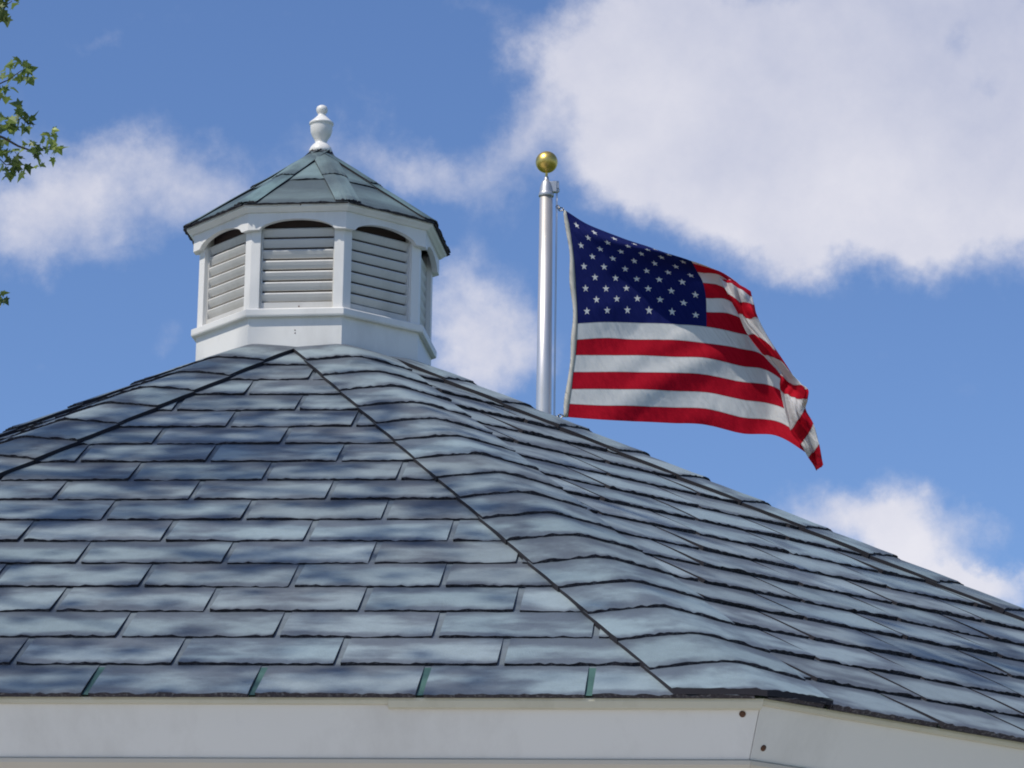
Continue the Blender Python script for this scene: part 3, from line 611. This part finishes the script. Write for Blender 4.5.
flag = tag(empty('national_flag', FO), 'stars and stripes flag blowing from the flagpole, its fly end folded over and drooping', 'flag')
CU, CV = .4, 7 / 13; ASP = 1.667
def build_flag():
    pts = []; edges = []
    def line(seq, closed=False):
        b = len(pts); pts.extend(seq); n = len(seq)
        edges.extend([(b + i, b + i + 1) for i in range(n - 1)] + ([(b + n - 1, b)] if closed else []))
    NU = 110
    for kk in range(14):
        v = kk / 13
        line([Vector((i / NU, v)) for i in range(NU + 1)])
    line([Vector((0, j / 52)) for j in range(53)]); line([Vector((1, j / 52)) for j in range(53)]); line([Vector((CU, CV * j / 28)) for j in range(29)])
    for i in range(NU):
        for j in range(52):
            if j % 4: pts.append(Vector(((i + .5 * (j % 2)) / NU + 1e-4, j / 52)))
    stars = []
    for r_ in range(1, 10):
        n = 6 if r_ % 2 else 5
        for c_ in range(n):
            cu = CU * ((2 * c_ + 1) / 12 if n == 6 else (2 * c_ + 2) / 12); cv = CV * r_ / 10
            stars.append((cu, cv)); line(star(cu, cv, SR, ASP), True)
    v2, e2, f2, _, _, _ = delaunay_2d_cdt(pts, edges, [], 0, 1e-6, False)
    def instar(p):
        for cu, cv in stars:
            dx, dy = (p.x - cu) * ASP, p.y - cv
            if abs(dx) < SR and abs(dy) < SR:
                a = (math.atan2(dy, dx) + math.pi / 2) % (2 * math.pi / 5); a = min(a, 2 * math.pi / 5 - a); rr = math.hypot(dx, dy)
                # inside the edge from tip (r=SR, a=0) to notch (r=.4SR, a=36deg)
                x, y = rr * math.cos(a), rr * math.sin(a); x1, y1 = SR, 0; x2, y2 = .4 * SR * math.cos(R(36)), .4 * SR * math.sin(R(36))
                if (x2 - x1) * (y - y1) - (y2 - y1) * (x - x1) > 0: return True
        return False
    used = [flag_pt(p.x, p.y) - FO for p in v2]
    sets = {'canton': [], 'stripes': []}
    for f in f2:
        c = sum((v2[i] for i in f), Vector((0, 0))) / len(f)
        if c.x < CU and c.y < CV: sets['canton'].append((f, 1 if instar(c) else 0))
        else: sets['stripes'].append((f, int(min(12, c.y * 13)) % 2))
    for nm, mats in (('canton', [M_BLU, M_WHT]), ('stripes', [M_RED, M_WHT])):
        idx = {}; mb = MB(); vs = []; fs = []; ms = []
        for f, mt in sets[nm]:
            ff = []
            for i in f:
                if i not in idx: idx[i] = len(vs); vs.append(used[i])
                ff.append(idx[i])
            fs.append(ff); ms.append(mt)
        inv = {b: a for a, b in idx.items()}; mb.add(vs, fs, ms, [(v2[inv[i]].x, v2[inv[i]].y * 13) for i in range(len(vs))], smooth=True); mb.build(nm, mats, flag)
build_flag()
# canvas heading along the hoist, two grommet snap hooks
hd = MB(); vs = []; n = 40
for i in range(n + 1):
    v = i / n; p = flag_pt(0, v) - FO
    wd = (.011 + .011 * math.sin(min(1, v * 3) * math.pi / 2)) + .004 * math.sin(v * 23); 
    vs += [p + Vector((.002, -.002, 0)), p + Vector((-wd * .5, -.006 + .004 * math.sin(v * 19), 0)), p + Vector((-wd, 0, 0)), p + Vector((-wd * .5, .006, 0)), p + Vector((.002, .003, 0))]
hd.add(vs, [(i * 5 + a, i * 5 + (a + 1) % 5, i * 5 + 5 + (a + 1) % 5, i * 5 + 5 + a) for i in range(n) for a in range(5)] + [(0, 1, 2, 3, 4), tuple(n * 5 + a for a in range(5))[::-1]], smooth=True)
fixn(hd.build('heading', M_CANVAS, flag))
for v in (0, 1):
    p = flag_pt(0, v) - FO + Vector((-.020 if v else -.012, 0, .0 if v == 0 else .008)); rope = Vector((PX + .051 - FO.x, 0, 0)); rope.z = p.z + (.02 if v == 0 else -.012)
    m_ = MB(); d = (rope - p)
    ringp = [p + d * .30 + Vector((math.cos(t) * .012, .004 * math.sin(2 * t), math.sin(t) * .008)) for t in [2 * math.pi * i / 14 for i in range(15)]]
    m_.tube(ringp, .0030, 6); m_.tube([p, p + d * .2], .0032, 6); m_.tube([p + d * .45, p + d * .8], .0050, 8)
    ringp = [p + d * .9 + Vector((math.cos(t) * .007, math.sin(t) * .006, math.sin(t) * .009)) for t in [2 * math.pi * i / 14 for i in range(15)]]
    m_.tube(ringp, .0026, 6); m_.build('snap_hook', M_STEEL, flag)

# ------------------------------------------------------------------ maple tree at the left, its branches reach over the gazebo
def infr(p, marg=14):
    q = cam.matrix_world.inverted() @ Vector(p)
    if q.z > -.1: return False
    x, y = 512 + FPX * q.x / -q.z, 384 - FPX * q.y / -q.z
    return -marg < x < 1024 + marg and -marg < y < 768 + marg
TB = Vector((-5.5, 6.8, 0))
tree = tag(empty('maple_tree', TB), 'green maple tree left of the gazebo, small leafy branch tips at the left edge', 'tree')
rt = random.Random(5)
wood = MB(); leaves = MB()
LEAF = [(0, 0), (.10, .10), (.38, .02), (.30, .22), (.52, .42), (.26, .46), (.20, .62), (0, 1.0), (-.20, .62), (-.26, .46), (-.52, .42), (-.30, .22), (-.38, .02), (-.10, .10)]
def leaf(p, size, rnd=None, strict=True):
    if strict and infr(p, 24): return
    if strict:                                            # gap in the crown: the sun reaches the cupola
        w = Vector(p) - Vector((GX, GY, 4.35)); w -= SV * w.dot(SV)
        if w.length < .60 and rt.random() > .04: return
    d = Vector((rt.gauss(0, 1), rt.gauss(0, 1), rt.gauss(-.7, .7))).normalized(); a = d.cross(Vector((rt.gauss(0, 1), rt.gauss(0, 1), rt.gauss(0, 1)))).normalized(); n = d.cross(a)
    vs = [Vector(p) - TB + d * (y * size) + a * (x * size) + n * (abs(x) * size * .35 + (y - .5) ** 2 * size * .2) for x, y in LEAF]
    c = Vector(p) - TB + d * size * .4
    leaves.add([c] + vs, [(0, i + 1, (i + 1) % len(vs) + 1) for i in range(len(vs))], 0, rnd=rt.random() if rnd is None else rnd)
def spray(c, rad, n, size=.055, strict=True):
    for _ in range(n):
        o = Vector((rt.gauss(0, 1), rt.gauss(0, 1), rt.gauss(0, .7))) * rad * .5; leaf(c + o, size * rt.uniform(.7, 1.25), strict=strict)
trunk = MB(); trunk.tube([(0, 0, -.1), (.03, 0, .3), (.0, .05, 1.5), (.08, 0, 2.8), (.05, -.1, 4.2), (.15, -.1, 5.8), (.1, 0, 7.4), (.15, .05, 9.4)], [.28, .22, .19, .17, .13, .10, .07, .025], 16)
# limbs: start height, end point
ends = []
for i in range(26):
    h = 2.8 + 5.8 * (i / 25); a = i * 2.4; L_ = rt.uniform(1.8, 3.2) * (1 - .35 * i / 25)
    ends.append((h, TB + Vector((math.cos(a) * L_, math.sin(a) * L_, h + rt.uniform(.6, 1.6)))))
SHADE = []
# points on the roof whose light should pass through foliage
for (x, y, z, t) in SHADE: pass
def limb(h, e, r=.045):
    s = TB + Vector((.05, 0, h)); mid = s.lerp(e, .5) + Vector((0, 0, .25)); pts = [s, s.lerp(mid, .5) + Vector((0, 0, .08)), mid, mid.lerp(e, .5) + Vector((0, 0, .06)), e]
    pts = [p for p in pts]
    if any(infr(p, 20) for p in pts): return None
    wood.tube([p - TB for p in pts], [r, r * .8, r * .6, r * .4, r * .12], 8); return pts
for h, e in ends:
    pts = limb(h, e)
    if not pts: continue
    for j in range(22):
        f = rt.uniform(.3, 1.05); p = pts[0].lerp(e, f) + Vector((rt.gauss(0, .45), rt.gauss(0, .45), rt.gauss(.15, .35)))
        spray(p, .30, 26, .085)
# boughs over the roof (they shade it): end points along the sun's path from the roof
def bough(target, t, rad, n, h=4.4, size=.08):
    e = Vector(target) + SV * t
    pts = limb(h, e, .035)
    spray(e, rad, n, size)
    return e
for (tx, ty, tz, t, rad, n) in BOUGHS if 'BOUGHS' in globals() else []:
    bough((tx, ty, tz), t, rad, n)
# dapple: clusters whose shadow falls on the roof slopes
for i in range(240):
    s = rt.uniform(-2.6, 1.4); v = rt.uniform(0, 1); 
    x = s if i < 170 else rt.uniform(-2.4, -.35); y = 6.1 + 2.8 * v; z = 2.6 + 1.4 * v
    keep = 1 if x < -.3 else (.62 if x < .4 else .30)
    if rt.random() > keep: continue
    t = rt.uniform(5.4, 8.2); e = Vector((x, y, z)) + SV * t
    if i % 5 == 0: limb(rt.uniform(5, 7.5), e, .028)
    spray(e, rt.uniform(.14, .36), rt.randint(8, 22), .075)
# the tips that show at the left edge of the view
def tip(x, y, n, sp, size, bright=None, dist=11.0):
    for _ in range(int(n * 1.15)):
        d = cam_dir(x + rt.gauss(0, sp * .75), y + rt.gauss(0, sp * .55)); leaf(CAM + d * dist + Vector((0, rt.uniform(-.1, .1), 0)), size * rt.uniform(.8, 1.35), bright if bright is None else min(1, max(0, rt.gauss(bright, .15))), strict=False)
tips = [(22, 70, 14, 5.5, .036, .5), (8, 78, 9, 4, .034, .4), (0, 88, 6, 3.5, .034, .4), (25, 116, 15, 5, .036, .35), (12, 124, 9, 4.5, .033, .45), (4, 133, 7, 4, .032, .5), (54, 143, 9, 3.8, .036, .95), (49, 147, 4, 2, .030, .8), (37, 150, 8, 3, .030, .4), (36, 157, 5, 2.5, .028, .8),
        (19, 139, 4, 2.5, .026, .8), (17, 162, 15, 4.5, .036, .35), (2, 168, 9, 4, .034, .5), (2, 8, 9, 4, .036, .3), (8, 4, 7, 4, .034, .3), (13, 0, 5, 3, .034, .6), (0, 13, 4, 3, .034, .4), (0, 297, 7, 2.8, .034, .4), (1, 145, 5, 3, .03, .5)]
for a in tips: tip(*a)
def twig(pp, r0, r1=.0012, dist=11.0):
    pts = [CAM + cam_dir(x, y) * dist - TB for x, y in pp]; n = len(pts); wood.tube(pts, [r0 + (r1 - r0) * i / (n - 1) for i in range(n)], 6)
twig([(-160, 80), (-60, 118), (-12, 132), (4, 138), (18, 146), (32, 151), (46, 148), (54, 145)], .006, .0014)
twig([(-60, 118), (-20, 122), (6, 126), (18, 120), (26, 116)], .0028); twig([(-30, 127), (-10, 150), (6, 165), (18, 162)], .0028)
twig([(-160, 80), (-60, 96), (-10, 88), (8, 80), (22, 70)], .004, .0012); twig([(-160, 80), (-80, 40), (-20, 16), (2, 8), (12, 1)], .004, .0012)
twig([(-160, 80), (-120, 220), (-40, 290), (-8, 299), (2, 297)], .004, .0012); twig([(32, 151), (36, 156)], .002)
P_ = CAM + cam_dir(-160, 80) * 11.0; wood.tube([TB * 0 + Vector((.06, -.05, 3.6)), (Vector((.06, -.05, 3.6)).lerp(P_ - TB, .5)) + Vector((0, 0, .2)), P_ - TB], [.05, .03, .018], 8)
tr = trunk.build('trunk', M_BARK, tree); wood.build('branches', M_BARK, tree); lo = leaves.build('crown', M_LEAF, tree)
